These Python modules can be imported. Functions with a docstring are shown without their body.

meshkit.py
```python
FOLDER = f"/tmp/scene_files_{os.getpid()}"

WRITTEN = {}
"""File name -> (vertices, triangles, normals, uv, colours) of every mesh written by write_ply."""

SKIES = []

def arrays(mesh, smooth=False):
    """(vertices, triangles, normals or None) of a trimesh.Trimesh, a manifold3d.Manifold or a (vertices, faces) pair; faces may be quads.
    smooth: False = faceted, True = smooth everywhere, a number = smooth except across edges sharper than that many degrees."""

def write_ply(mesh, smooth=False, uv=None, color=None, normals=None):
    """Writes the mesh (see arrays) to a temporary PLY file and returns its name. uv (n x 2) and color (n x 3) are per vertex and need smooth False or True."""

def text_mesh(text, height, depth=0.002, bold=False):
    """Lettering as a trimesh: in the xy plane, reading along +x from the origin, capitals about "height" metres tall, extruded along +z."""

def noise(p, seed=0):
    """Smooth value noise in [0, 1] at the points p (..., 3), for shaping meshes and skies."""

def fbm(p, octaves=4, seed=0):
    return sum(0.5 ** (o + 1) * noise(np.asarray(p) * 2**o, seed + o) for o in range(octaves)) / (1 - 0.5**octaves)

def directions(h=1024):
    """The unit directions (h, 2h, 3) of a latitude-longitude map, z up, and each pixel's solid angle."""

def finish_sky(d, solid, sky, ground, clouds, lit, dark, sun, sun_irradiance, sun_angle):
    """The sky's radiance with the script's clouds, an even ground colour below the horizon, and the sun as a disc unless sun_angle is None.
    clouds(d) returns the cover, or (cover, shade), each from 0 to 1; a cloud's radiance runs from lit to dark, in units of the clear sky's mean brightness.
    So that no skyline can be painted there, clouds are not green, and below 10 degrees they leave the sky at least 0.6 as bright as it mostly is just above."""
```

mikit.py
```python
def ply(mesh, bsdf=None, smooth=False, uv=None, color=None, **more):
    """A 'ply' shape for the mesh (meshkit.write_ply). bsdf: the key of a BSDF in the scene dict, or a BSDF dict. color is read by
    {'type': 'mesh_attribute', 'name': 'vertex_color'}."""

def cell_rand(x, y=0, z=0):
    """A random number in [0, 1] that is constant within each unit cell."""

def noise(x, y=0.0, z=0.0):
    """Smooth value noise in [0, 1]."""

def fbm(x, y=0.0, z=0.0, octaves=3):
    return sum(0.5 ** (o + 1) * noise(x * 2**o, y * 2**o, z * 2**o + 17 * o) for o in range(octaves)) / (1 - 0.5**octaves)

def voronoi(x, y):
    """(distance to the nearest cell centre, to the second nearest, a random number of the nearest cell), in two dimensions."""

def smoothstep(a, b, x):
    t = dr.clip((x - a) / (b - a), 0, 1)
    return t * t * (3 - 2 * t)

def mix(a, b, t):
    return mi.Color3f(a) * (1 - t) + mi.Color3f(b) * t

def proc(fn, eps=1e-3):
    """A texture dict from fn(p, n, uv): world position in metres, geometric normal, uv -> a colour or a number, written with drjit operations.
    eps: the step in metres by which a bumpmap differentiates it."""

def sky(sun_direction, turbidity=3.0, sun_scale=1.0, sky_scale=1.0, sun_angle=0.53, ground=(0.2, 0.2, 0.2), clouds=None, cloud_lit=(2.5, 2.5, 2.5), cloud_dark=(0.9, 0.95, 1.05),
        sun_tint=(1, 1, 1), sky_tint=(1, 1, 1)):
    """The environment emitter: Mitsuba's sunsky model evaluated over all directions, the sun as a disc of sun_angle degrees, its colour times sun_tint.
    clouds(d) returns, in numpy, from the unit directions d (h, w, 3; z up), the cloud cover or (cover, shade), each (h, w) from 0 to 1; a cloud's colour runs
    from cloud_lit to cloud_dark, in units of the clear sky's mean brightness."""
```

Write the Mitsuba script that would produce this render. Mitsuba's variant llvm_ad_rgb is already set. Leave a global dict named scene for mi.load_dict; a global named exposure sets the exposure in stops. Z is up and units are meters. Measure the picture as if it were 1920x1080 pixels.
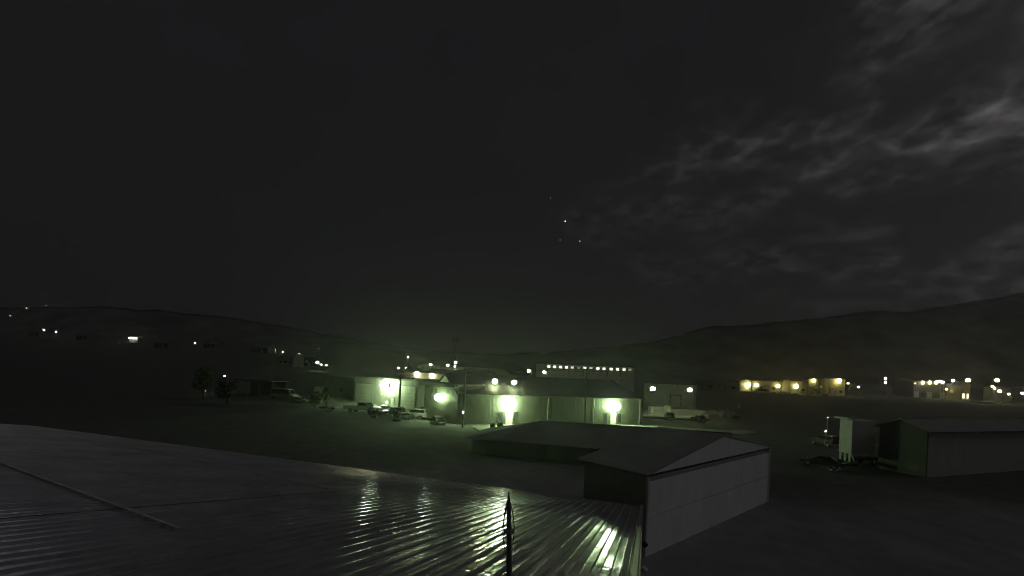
import math, random
import numpy as np, trimesh, mitsuba as mi, drjit as dr
from shapely.geometry import Polygon, Point
import mikit, meshkit
from mikit import proc, noise, fbm, smoothstep, mix

T = mi.ScalarTransform4f
scene, labels = {}, {}
exposure = 0.0
rng = np.random.default_rng(11)

# ------------------------------------------------------------------ camera, sky, moonlight
H = 9.5                                   # the lens above the yard
F, CX, CY, ROLL = 805.0, 960.0, 700.0, math.atan(0.0454)
cr, sr = math.cos(ROLL), math.sin(ROLL)
up = [-sr, 0, cr]
scene['camera'] = {
    'type': 'perspective', 'fov_axis': 'x', 'fov': 2 * math.degrees(math.atan(960 / F)),
    'principal_point_offset_x': 0.0, 'principal_point_offset_y': -(CY - 540) / 1080.0,
    'near_clip': 0.05, 'far_clip': 20000.0,
    'to_world': T().look_at(origin=[0, 0, H], target=[0, 10, H], up=up),
    'medium': {'type': 'ref', 'id': 'haze_air'},
}
MOON_AZ, MOON_EL = math.radians(84), math.radians(34)
MOON = np.array([math.sin(MOON_AZ) * math.cos(MOON_EL), math.cos(MOON_AZ) * math.cos(MOON_EL), math.sin(MOON_EL)])


BANKS = [((46, 35), (37, 33), 4.5, .9), ((37, 33), (35, 26), 3.5, .8), ((37, 24.5), (24, 25), 4.5, .75), ((60, 22), (37, 23), 4.5, 1.0), ((24, 24), (10, 19.5), 4.5, .65),
         ((30, 21), (24, 16), 4.5, .55), ((16, 13), (28, 14), 3.5, .5), ((28, 13.5), (39, 12.5), 3.6, .95), ((36, 8.5), (62, 13), 2.6, 1.0), ((54, 36), (52, 26), 4.5, 1.05), ((75, 40), (60, 30), 9.0, 1.0), ((62, 16), (90, 24), 5.0, 1.0)]
def cloud_lum(d):
    w = np.stack([meshkit.fbm(d * 5 + k, 5, 5 + i) for i, k in enumerate((7.3, 17.3, 27.3))], -1) - 0.5
    az = np.degrees(np.arctan2(d[..., 0], d[..., 1])) + 16 * w[..., 0]
    el = np.degrees(np.arcsin(np.clip(d[..., 2], -1, 1))) + 9 * w[..., 1]
    mask = 0 * az
    for (a0, e0), (a1, e1), r, s in BANKS:
        k = np.clip(((az - a0) * (a1 - a0) + (el - e0) * (e1 - e0)) / ((a1 - a0) ** 2 + (e1 - e0) ** 2), 0, 1)
        dd = np.hypot(az - a0 - k * (a1 - a0), el - e0 - k * (e1 - e0)) / r
        mask = np.maximum(mask, s * np.clip(1.25 - dd, 0, 1) ** 1.0)
    p = d * [1, 1, 1.7] + 0.05 * w
    n = meshkit.fbm(p * 12 + 3.0, 7, 3)
    fine = meshkit.fbm(p * 34.0 + 0.5 * n[..., None] + 5.0, 6, 8)
    ang = np.degrees(np.arccos(np.clip(d @ MOON, -1, 1)))
    near = np.exp(-(ang / 43.0) ** 2) + 0.15
    veil = np.exp(-(ang / 26.0) ** 2)
    wisp = 1 - np.abs(2 * meshkit.fbm(p * 21.0 + 0.9 * w + 31.0, 6, 14) - 1)
    t = mask * np.clip(0.15 + 2.6 * (n - 0.36), 0, 1.4) * np.clip(0.25 + 3.6 * (fine - 0.38), 0, 1.8) * np.clip(3.2 * (wisp - 0.60), 0.55, 1.3)
    thin = np.clip((meshkit.fbm(d * [4, 4, 7] + 1.5, 5, 21) - .46) * 4, 0, 1)
    return CLOUD_MIN + 0.36 * near * t + 0.02 * thin * np.exp(-(ang / 60.0) ** 2) + 0.8 * veil ** 4


def moon_clouds(d):
    """broken night cloud lit by the hidden moon: banks that thicken towards it, the rest of the deck dark"""
    lum = cloud_lum(d)
    return np.ones_like(lum), 1 - np.clip((lum - CLOUD_MIN) / (1 - CLOUD_MIN), 0, 1)


CLOUD_MIN, SKY_PEAK = 0.047, 0.21          # radiance of the brightest cloud; the dark deck is CLOUD_MIN of it
SKY_SCALE = 0.25
MEAN = 0.0801 * SKY_SCALE
pk = SKY_PEAK / MEAN
scene['sky'] = {**mikit.sky(MOON.tolist(), turbidity=3, sun_scale=0.085, sky_scale=SKY_SCALE, sun_angle=24,
                         ground=(0.1, 0.1, 0.1), clouds=moon_clouds, sun_tint=(0.80, 1.0, 1.5),
                         cloud_lit=(pk * 1.0, pk * 0.95, pk * 0.97),
                         cloud_dark=(pk * CLOUD_MIN, pk * CLOUD_MIN * 0.97, pk * CLOUD_MIN * 1.06)), 'sampling_weight': 30.0}
SIGMA = 0.0008
GAIN = 4.0
HALO_TOP = 150.0


# ------------------------------------------------------------------ pixel of the photograph -> the world
def ray(u, v):
    dx, dy = u - CX, v - CY
    a, b = dx * cr + dy * sr, -dx * sr + dy * cr
    return np.array([a / F, 1.0, -b / F])


def at(u, v, Y):
    return np.array([0, 0, H]) + ray(u, v) * Y


def gnd(u, v, z=0.0):
    r = ray(u, v)
    return np.array([0, 0, H]) + r * ((z - H) / r[2])


def sstep(a, b, x):
    t = np.clip((np.asarray(x, float) - a) / (b - a), 0, 1)
    return t * t * (3 - 2 * t)


def terrain(x, y):
    r = np.maximum(0.0, np.asarray(y, float) - 95)
    return 0.038 * r * r / (r + 6) + 0.045 * np.maximum(0, r - 60) * sstep(0, -260, x)


# ------------------------------------------------------------------ materials
def mat(name, d, two=True):
    scene[name] = {'type': 'twosided', 'bsdf': d} if two else d
    return name


def diffuse(name, c):
    return mat(name, {'type': 'diffuse', 'reflectance': {'type': 'rgb', 'value': list(c)} if not isinstance(c, dict) else c})


def princ(name, c, rough=0.5, metal=0.0, **k):
    return mat(name, {'type': 'principled', 'base_color': c if isinstance(c, dict) else {'type': 'rgb', 'value': list(c)}, 'roughness': rough, 'metallic': metal, **k})


def worn(c, amount=0.35, sc=0.6):
    """a paint colour with broad weathering, drips and dirt"""
    def fn(p, n, uv):
        a = fbm(p.x * sc, p.y * sc, p.z * sc * 0.5, 4)
        b = fbm(p.x * 4, p.y * 4, p.z * 0.5, 3)
        return mi.Color3f(c) * (1 - amount + amount * 1.2 * (0.6 * a + 0.4 * b) * 1.6)
    return proc(fn)


def ground_fn(p, n, uv):
    a = fbm(p.x * 0.08, p.y * 0.08, 0, 4)
    b = fbm(p.x * 0.9, p.y * 0.9, 3, 4)
    t = smoothstep(0.40, 0.62, a)
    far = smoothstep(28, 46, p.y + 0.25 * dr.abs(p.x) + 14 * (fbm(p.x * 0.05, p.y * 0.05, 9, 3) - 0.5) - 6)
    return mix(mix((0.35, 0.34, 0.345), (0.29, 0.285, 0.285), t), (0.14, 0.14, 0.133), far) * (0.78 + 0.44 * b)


diffuse('m_ground', proc(ground_fn))
diffuse('m_concrete', proc(lambda p, n, uv: mi.Color3f(0.32, 0.31, 0.27) * (0.55 + 0.75 * fbm(p.x * 0.5, p.y * 0.5, p.z, 5))))
diffuse('m_gravel', proc(lambda p, n, uv: mi.Color3f(0.20, 0.19, 0.165) * (0.5 + 0.9 * fbm(p.x * 1.3, p.y * 1.3, p.z * 1.3, 5))))
diffuse('m_hills', proc(lambda p, n, uv: mi.Color3f(0.15, 0.15, 0.145) * (0.35 + 1.3 * fbm(p.x * 0.03, p.y * 0.03, p.z * 0.05, 5))))


def drops(p, n, uv):
    return 0.0016 * fbm(p.x * 9.0, p.y * 9.0, p.z * 9.0, 3) + 0.003 * noise(p.x * 1.7, p.y * 1.7, p.z * 1.7)


def wet_rough(p, n, uv):
    a = fbm(p.x * 0.7, p.y * 0.7, 5.0, 4)
    b = fbm(p.x * 6, p.y * 6, 1.0, 3)
    return 0.078 + 0.07 * smoothstep(0.35, 0.65, a) + 0.045 * b


scene['m_wet_roof'] = {'type': 'twosided', 'bsdf': {'type': 'bumpmap', 'arbitrary': proc(drops, 4e-3), 'scale': 1.0, 'bsdf': {
    'type': 'principled', 'base_color': worn((0.36, 0.35, 0.375), 0.5, 0.8), 'metallic': 0.6, 'roughness': proc(wet_rough), 'specular': 0.85}}}
princ('m_roof_pipe', worn((0.36, 0.35, 0.35), 0.6, 2.0), 0.8)
princ('m_dark_post', (0.14, 0.14, 0.145), 0.4)
princ('m_rubber', (0.02, 0.02, 0.02), 0.6)
princ('m_white_panel', worn((0.78, 0.78, 0.76), 0.25), 0.5)
princ('m_shed_trim', worn((0.50, 0.50, 0.50), 0.3), 0.5)
princ('m_dark_gap', (0.035, 0.035, 0.035), 0.9)
princ('m_dark_roof', worn((0.27, 0.265, 0.27), 0.4), 0.9)
princ('m_grey_roof', worn((0.13, 0.135, 0.13), 0.4), 0.6)
princ('m_pale_roof', worn((0.34, 0.33, 0.30), 0.4), 0.6)
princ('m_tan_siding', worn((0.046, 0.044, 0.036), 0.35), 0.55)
princ('m_cream_siding', worn((0.22, 0.215, 0.195), 0.25), 0.5)
princ('m_cream_door', worn((0.38, 0.37, 0.34), 0.2), 0.5)
princ('m_grey_wall', worn((0.26, 0.26, 0.26), 0.35), 0.7)
princ('m_brown_wall', worn((0.26, 0.22, 0.17), 0.35), 0.7)
princ('m_ochre_wall', worn((0.30, 0.27, 0.15), 0.3), 0.7)
princ('m_white_wall', worn((0.62, 0.63, 0.58), 0.2), 0.6)
princ('m_trim', (0.16, 0.162, 0.145), 0.5)
princ('m_dark_trim', (0.06, 0.06, 0.055), 0.6)
princ('m_glass_dark', (0.012, 0.014, 0.015), 0.08, specular=0.7)
princ('m_wood_pole', worn((0.075, 0.06, 0.045), 0.5, 2.0), 0.9)
princ('m_galvanised', (0.28, 0.29, 0.30), 0.4, 0.6)
princ('m_black_metal', (0.03, 0.03, 0.03), 0.5, 0.3)
princ('m_white_paint', (0.66, 0.67, 0.64), 0.3, clearcoat=0.6)
princ('m_pale_paint', (0.45, 0.47, 0.42), 0.35, clearcoat=0.5)
princ('m_black_paint', (0.02, 0.021, 0.023), 0.25, clearcoat=0.8)
princ('m_grey_paint', (0.10, 0.105, 0.11), 0.3, clearcoat=0.6)
princ('m_chrome', (0.75, 0.75, 0.75), 0.2, 1.0)
princ('m_red_lens', (0.25, 0.02, 0.02), 0.2)
princ('m_bark', worn((0.06, 0.05, 0.04), 0.4, 3.0), 0.9)
diffuse('m_leaf', proc(lambda p, n, uv: mi.Color3f(0.045, 0.065, 0.03) * (0.5 + 1.0 * noise(p.x * 2, p.y * 2, p.z * 2))))
diffuse('m_lens', (0.5, 0.5, 0.5))
diffuse('m_panel_line', (0.12, 0.12, 0.11))

# ------------------------------------------------------------------ making entries
count = {}


def numbered(base):
    count[base] = count.get(base, 0) + 1
    return base if count[base] == 1 else f'{base}_{count[base] - 1:03d}'


def tag(key, label=None, cat=None, group=None, kind=None):
    e = labels.setdefault(key, {})
    for k, v in (('label', label), ('category', cat), ('group', group), ('kind', kind)):
        if v:
            e[k] = v
    return key


def thing(name, label, cat, group=None):
    return tag(numbered(name), label, cat, group)


def M4(o=(0, 0, 0), rz=0.0):
    m = np.eye(4)
    c, s = math.cos(rz), math.sin(rz)
    m[:2, :2] = [[c, -s], [s, c]]
    m[:3, 3] = o
    return m


def put(parent, name, mesh, m, M=None, smooth=False, emit=None, weight=None, **k):
    """one entry; parent '' = top level. mesh: a trimesh, or a shape dict made before (shared)."""
    key = numbered((parent + '__' if parent else '') + name)
    if isinstance(mesh, dict):
        d = dict(mesh)
        d['bsdf'] = {'type': 'ref', 'id': m}
        if M is not None:
            d['to_world'] = T(np.asarray(M, float))
    else:
        if M is not None:
            mesh = mesh.copy()
            mesh.apply_transform(M)
        d = mikit.ply(mesh, m, smooth=smooth)
    if emit is not None:
        d['emitter'] = {'type': 'area', 'radiance': {'type': 'rgb', 'value': [float(x) for x in emit]}, 'sampling_weight': float(weight or 0.3)}
    scene[key] = d
    if k:
        tag(key, **k)
    return key


def bx(x0, x1, y0, y1, z0, z1):
    m = trimesh.creation.box(extents=(x1 - x0, y1 - y0, z1 - z0))
    m.apply_translation(((x0 + x1) / 2, (y0 + y1) / 2, (z0 + z1) / 2))
    return m


def cat_(*ms):
    return trimesh.util.concatenate([m for m in ms])


def bar(p, q, r0, r1=None, n=8):
    """a tapered round bar from p to q"""
    p, q = np.asarray(p, float), np.asarray(q, float)
    r1 = r0 if r1 is None else r1
    z = q - p
    L = np.linalg.norm(z)
    z = z / L
    x = np.cross(z, [0, 0, 1] if abs(z[2]) < 0.9 else [1, 0, 0])
    x /= np.linalg.norm(x)
    y = np.cross(z, x)
    t = np.arange(n) * 2 * np.pi / n
    ring = np.cos(t)[:, None] * x + np.sin(t)[:, None] * y
    v = np.vstack([p + ring * r0, q + ring * r1, [p, q]])
    f = []
    for i in range(n):
        j = (i + 1) % n
        f += [[i, j, n + j], [i, n + j, n + i], [2 * n, j, i], [2 * n + 1, n + i, n + j]]
    return trimesh.Trimesh(v, f, process=False)


def tube(pts, r, n=6):
    return cat_(*[bar(a, b, r, r, n) for a, b in zip(pts[:-1], pts[1:])])


def prism(poly, y0, y1):
    """extrude a polygon given in (x, z) along y from y0 to y1"""
    if not hasattr(poly, 'exterior'):
        poly = Polygon(poly)
    m = trimesh.creation.extrude_polygon(poly, y1 - y0, engine='earcut')
    v = np.array(m.vertices)
    m2 = trimesh.Trimesh(np.stack([v[:, 0], y0 + v[:, 2], v[:, 1]], 1), np.array(m.faces)[:, ::-1], process=False)
    return m2


def ball(r, s=(1, 1, 1), sub=2):
    m = trimesh.creation.icosphere(subdivisions=sub, radius=r)
    m.apply_scale(s)
    return m


# ------------------------------------------------------------------ ground and hills
def make_ground():
    xs = np.concatenate([np.linspace(-1500, -300, 13), np.linspace(-280, 280, 113), np.linspace(300, 1500, 13)])
    ys = np.concatenate([[-1200, -600, -200, -80], np.arange(-40, 100, 4.0), np.arange(100, 420, 10.0), np.arange(440, 1500, 60.0)])
    X, Y = np.meshgrid(xs, ys)
    Z = terrain(X, np.minimum(Y, 560))
    bump = meshkit.fbm(np.stack([X * 0.05, Y * 0.05, 0 * X], -1), 3, 4) - 0.5
    Z = Z + bump * 0.5 * sstep(95, 140, Y) - 0.02
    v = np.stack([X, Y, Z], -1).reshape(-1, 3)
    w = len(xs)
    f = [[r * w + c, r * w + c + 1, (r + 1) * w + c + 1, (r + 1) * w + c] for r in range(len(ys) - 1) for c in range(w - 1)]
    return trimesh.Trimesh(v, np.array(f)[:, [0, 1, 2, 0, 2, 3]].reshape(-1, 3), process=False)


put('', 'ground', make_ground(), 'm_ground', smooth=True, kind='structure')


def make_hills(ridge, Y0, Y1, seed):
    us = np.linspace(ridge[0][0], ridge[-1][0], 160)
    vs = np.interp(us, [p[0] for p in ridge], [p[1] for p in ridge])
    rows = []
    n = 14
    for i, (u, v) in enumerate(zip(us, vs)):
        top = at(u, v, Y1)
        top[2] += 5.0 * (meshkit.fbm(np.array([u * 0.02, 0, 0]), 4, seed) - 0.5)
        for k in range(n):
            t = k / (n - 1)
            y = Y0 + (Y1 - Y0) * t
            x = top[0] * (y / Y1)
            z0 = float(terrain(x, min(y, 560))) - 6
            s = t ** 1.4
            rough = 16 * (meshkit.fbm(np.array([x * 0.012, y * 0.012, 0]), 4, seed + 1) - 0.5) * math.sin(math.pi * t)
            rows.append([x, y, z0 * (1 - s) + top[2] * s + rough])
        rows.append([top[0] * 1.25, Y1 * 1.25, -5])
    n += 1
    v = np.array(rows)
    f = []
    for i in range(len(us) - 1):
        for k in range(n - 1):
            a, b = i * n + k, (i + 1) * n + k
            f += [[a, b, b + 1], [a, b + 1, a + 1]]
    return trimesh.Trimesh(v, f, process=False)


put('', 'hills', make_hills([(-200, 572), (0, 575), (200, 576), (400, 590), (560, 618), (760, 652), (900, 664), (1050, 660), (1220, 642), (1330, 612), (1450, 606),
                             (1560, 592), (1625, 584), (1711, 583), (1800, 570), (1920, 550), (2050, 545)], 520, 620, 3), 'm_hills', smooth=True, kind='structure')


def sheet(poly, z, th=0.10):
    """a paved slab with real thickness over the flat yard"""
    m = trimesh.creation.extrude_polygon(Polygon(poly), th, engine='earcut')
    m.apply_translation((0, 0, z - th))
    return m


# ------------------------------------------------------------------ buildings
_rib = {}


def siding_panel(h, w=1.2):
    """a sheet of ribbed steel, two ribs, standing in the x-z plane and facing -y"""
    key = (round(h, 2), w)
    if key not in _rib:
        xs, ys = [0], [0]
        for k in range(2):
            c = (k + 0.5) * w / 2
            xs += [c - 0.14, c - 0.07, c + 0.07, c + 0.14]
            ys += [0, -0.012, -0.012, 0]
        xs += [w - 0.006]
        ys += [0]
        v, f = [], []
        for z in (0, h):
            v += [[x, y, z] for x, y in zip(xs, ys)]
        n = len(xs)
        for i in range(n - 1):
            f += [[i, i + 1, n + i + 1], [i, n + i + 1, n + i]]
        b = bx(0, w - 0.006, 0.001, 0.012, 0, h)
        _rib[key] = mikit.ply(cat_(trimesh.Trimesh(v, f, process=False), b))
    return _rib[key]


def wall_frame(pa, pb):
    """the frame of a facade: x runs from pa to pb, y away from the viewer, z up"""
    ang = math.atan2(pb[1] - pa[1], pb[0] - pa[0])
    return M4((pa[0], pa[1], 0), ang), math.hypot(pb[0] - pa[0], pb[1] - pa[1])


def on_wall(M, u, v, off=0.0):
    """where the sight line of pixel (u, v) meets the facade plane, in the facade's own x and z"""
    n, o = M[:3, 1], M[:3, 3] + M[:3, 1] * off
    r = ray(u, v)
    t = ((o - [0, 0, H]) @ n) / (r @ n)
    p = np.array([0, 0, H]) + r * t
    return float((p - M[:3, 3]) @ M[:3, 0]), float(p[2])


def building(name, label, pa, pb, depth, z0, eave, rise, wall, roof, ridge='along', siding=None, overhang=0.4, trim='m_trim', cat='building', group=None, apron=1.0):
    """gable building. ridge 'along' = parallel to the facade, 'across' = the gable faces the viewer, 'flat' = flat with parapet"""
    M, L = wall_frame(pa, pb)
    t = thing(name, label, cat, group)
    zb = z0 - apron
    if ridge == 'across':
        prof = [(0, zb), (L, zb), (L, eave), (L / 2, eave + rise), (0, eave)]
        body = prism(prof, 0, depth)
    elif ridge == 'along':
        prof = Polygon([(0, zb), (depth, zb), (depth, eave), (depth / 2, eave + rise), (0, eave)])
        m = prism(prof, 0, L)
        v = np.array(m.vertices)
        body = trimesh.Trimesh(np.stack([v[:, 1], v[:, 0], v[:, 2]], 1), np.array(m.faces)[:, ::-1], process=False)
    else:
        body = bx(0, L, 0, depth, zb, eave)
    w = put(t, 'wall', body, wall, M)
    th, o = 0.12, overhang
    if ridge == 'across':
        s = rise / (L / 2)
        sl = [(-o, eave - s * o + 0.01), (L / 2, eave + rise + 0.01), (L + o, eave - s * o + 0.01), (L + o, eave - s * o + th), (L / 2, eave + rise + th + 0.02), (-o, eave - s * o + th)]
        r = prism(sl, -o, depth + o)
    elif ridge == 'along':
        s = rise / (depth / 2)
        sl = [(-o, eave - s * o + 0.01), (depth / 2, eave + rise + 0.01), (depth + o, eave - s * o + 0.01), (depth + o, eave - s * o + th), (depth / 2, eave + rise + th + 0.02), (-o, eave - s * o + th)]
        m = prism(sl, -o, L + o)
        v = np.array(m.vertices)
        r = trimesh.Trimesh(np.stack([v[:, 1], v[:, 0], v[:, 2]], 1), np.array(m.faces)[:, ::-1], process=False)
    else:
        r = cat_(bx(-0.08, L + 0.08, -0.08, depth + 0.08, eave + 0.002, eave + 0.06), bx(-0.1, L + 0.1, -0.1, 0.15, eave + 0.061, eave + 0.35),
                 bx(-0.1, L + 0.1, depth - 0.15, depth + 0.1, eave + 0.061, eave + 0.35), bx(-0.1, 0.15, 0.151, depth - 0.151, eave + 0.061, eave + 0.35), bx(L - 0.15, L + 0.1, 0.151, depth - 0.151, eave + 0.061, eave + 0.35))
    rf = put(t, 'roof', r, roof, M)
    if ridge == 'along':
        put(rf, 'ridge_cap', bar((-o, depth / 2, eave + rise + th), (L + o, depth / 2, eave + rise + th), 0.12, 0.12, 6), roof, M)
        gut = put(t, 'gutter', bx(-o, L + o, -o - 0.14, -o - 0.003, eave - rise / (depth / 2) * o - 0.05, eave - rise / (depth / 2) * o + 0.1), trim, M)
    if siding:
        n = int(L / 1.2)
        for k in range(n):
            P = M @ M4((k * 1.2 + 0.003 + (L - n * 1.2) / 2, -0.014, zb))
            put(w, 'siding_panel', siding_panel(eave - 0.03 - zb), siding, P)
    return t, M, L, w


def door_on(t, M, x, w, z0, h, m='m_cream_door', frame='m_trim', handle=True):
    d = put(t, 'door', bx(x - w / 2, x + w / 2, -0.11, -0.063, z0, z0 + h), m, M)
    put(d, 'frame', cat_(bx(x - w / 2 - 0.1, x - w / 2 - 0.002, -0.13, -0.06, z0, z0 + h + 0.1), bx(x + w / 2 + 0.002, x + w / 2 + 0.1, -0.13, -0.06, z0, z0 + h + 0.1),
                         bx(x - w / 2 - 0.002, x + w / 2 + 0.002, -0.13, -0.06, z0 + h + 0.002, z0 + h + 0.1)), frame, M)
    if handle:
        put(d, 'handle', bar((x + w * 0.38, -0.16, z0 + 1.0), (x + w * 0.38, -0.16, z0 + 1.15), 0.025), 'm_chrome', M)
    return d


def window_on(t, M, x, w, z0, h, m='m_glass_dark', frame='m_dark_trim', emit=None, weight=None):
    d = put(t, 'window', cat_(bx(x - w / 2 - 0.07, x - w / 2, -0.13, -0.058, z0 - 0.07, z0 + h + 0.07), bx(x + w / 2, x + w / 2 + 0.07, -0.13, -0.058, z0 - 0.07, z0 + h + 0.07),
                              bx(x - w / 2, x + w / 2, -0.13, -0.058, z0 + h, z0 + h + 0.07), bx(x - w / 2, x + w / 2, -0.13, -0.058, z0 - 0.07, z0),
                              bx(x - 0.025, x + 0.025, -0.12, -0.11, z0, z0 + h)), frame, M)
    put(d, 'pane', bx(x - w / 2 + 0.002, x + w / 2 - 0.002, -0.09, -0.075, z0 + 0.002, z0 + h - 0.002), m, M, emit=emit, weight=weight)
    return d


def roller_door(t, M, x0, x1, z0, z1, m='m_cream_door', n=5, frame='m_trim'):
    d = put(t, 'garage_door', bx(x0, x1, -0.062, -0.05, z0, z1), 'm_panel_line', M)
    for k in range(n):
        a, b = z0 + (z1 - z0) * k / n, z0 + (z1 - z0) * (k + 1) / n
        put(d, 'panel', bx(x0 + 0.02, x1 - 0.02, -0.105, -0.063, a + 0.02, b - 0.02), m, M)
    put(d, 'frame', cat_(bx(x0 - 0.2, x0 - 0.003, -0.14, -0.05, z0, z1 + 0.2), bx(x1 + 0.003, x1 + 0.2, -0.14, -0.05, z0, z1 + 0.2), bx(x0 - 0.003, x1 + 0.003, -0.14, -0.05, z1 + 0.003, z1 + 0.2)), frame, M)
    return d


# ------------------------------------------------------------------ lamps (each gives off its own light)
GREEN, YELL, WARM, WHITE, BLUE = (0.66, 1.0, 0.46), (0.86, 1.0, 0.50), (1.0, 0.92, 0.36), (0.93, 1.0, 0.88), (0.74, 0.80, 1.0)


def wall_lamp(label, M, u, v, r, I, col=GREEN, group=None, weight=None, drop=1.0, off=-0.07):
    """wall pack: a housing on the facade with a bulging lens below its hood"""
    x, z = on_wall(M, u, v, off)
    t = thing('wall_lamp', label, 'wall lamp', group)
    back = cat_(bx(-r * .5, r * .5, -0.09, 0, -r * .5, r * .5), bar((0, -.02, 0), (0, -r * .6, 0), r * .35, r * .3, 10))
    P = M @ M4((x, off, z))
    put(t, 'housing', back, 'm_black_metal', P)
    if off < -0.5:
        put(t, 'arm', bar((0, -.05, -r * .4), (0, -off - .075, -r * .4), .06, .06, 8), 'm_black_metal', P)
    lens = ball(r, (1, 0.85, drop), 2)
    lens.apply_translation((0, -r * 0.95 - 0.10, 0))
    L = GAIN * I / (math.pi * r * r)
    put(t, 'lens', lens, 'm_lens', P, smooth=True, emit=[c * L for c in col], weight=weight if weight else max(0.15, I / 10))
    return t


def pole_lamp(label, u, v, Y, r, I, col=YELL, group=None, weight=None, name='street_lamp', base=None, arm=0.9, cat='street lamp', pr=0.09):
    """lamp head at pixel (u, v), Y metres off, on its own pole down to the ground there"""
    p = at(u, v, Y)
    z0 = float(terrain(p[0], p[1])) if base is None else base
    t = thing(name, label, cat, group)
    q = np.array([p[0] + arm, p[1] + 0.15, z0])
    put(t, 'pole', bar(q - [0, 0, 0.4], [q[0], q[1], p[2] + r * 1.1], pr, pr * 0.6, 8), 'm_galvanised')
    put(t, 'arm', bar([q[0], q[1], p[2] + r * 1.1], [p[0], p[1], p[2] + r * 1.3], pr * 0.5, pr * 0.4, 6), 'm_galvanised')
    put(t, 'hood', trimesh.creation.cone(radius=r * 1.02, height=r * 0.5, sections=14), 'm_black_metal', M4((p[0], p[1], p[2] + r * 0.92)))
    lens = ball(r, (1, 1, 1), 2)
    L = GAIN * I / (math.pi * r * r)
    put(t, 'lens', lens, 'm_lens', M4(p), smooth=True, emit=[c * L for c in col], weight=weight if weight else max(0.08, I / 12))
    return t


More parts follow.
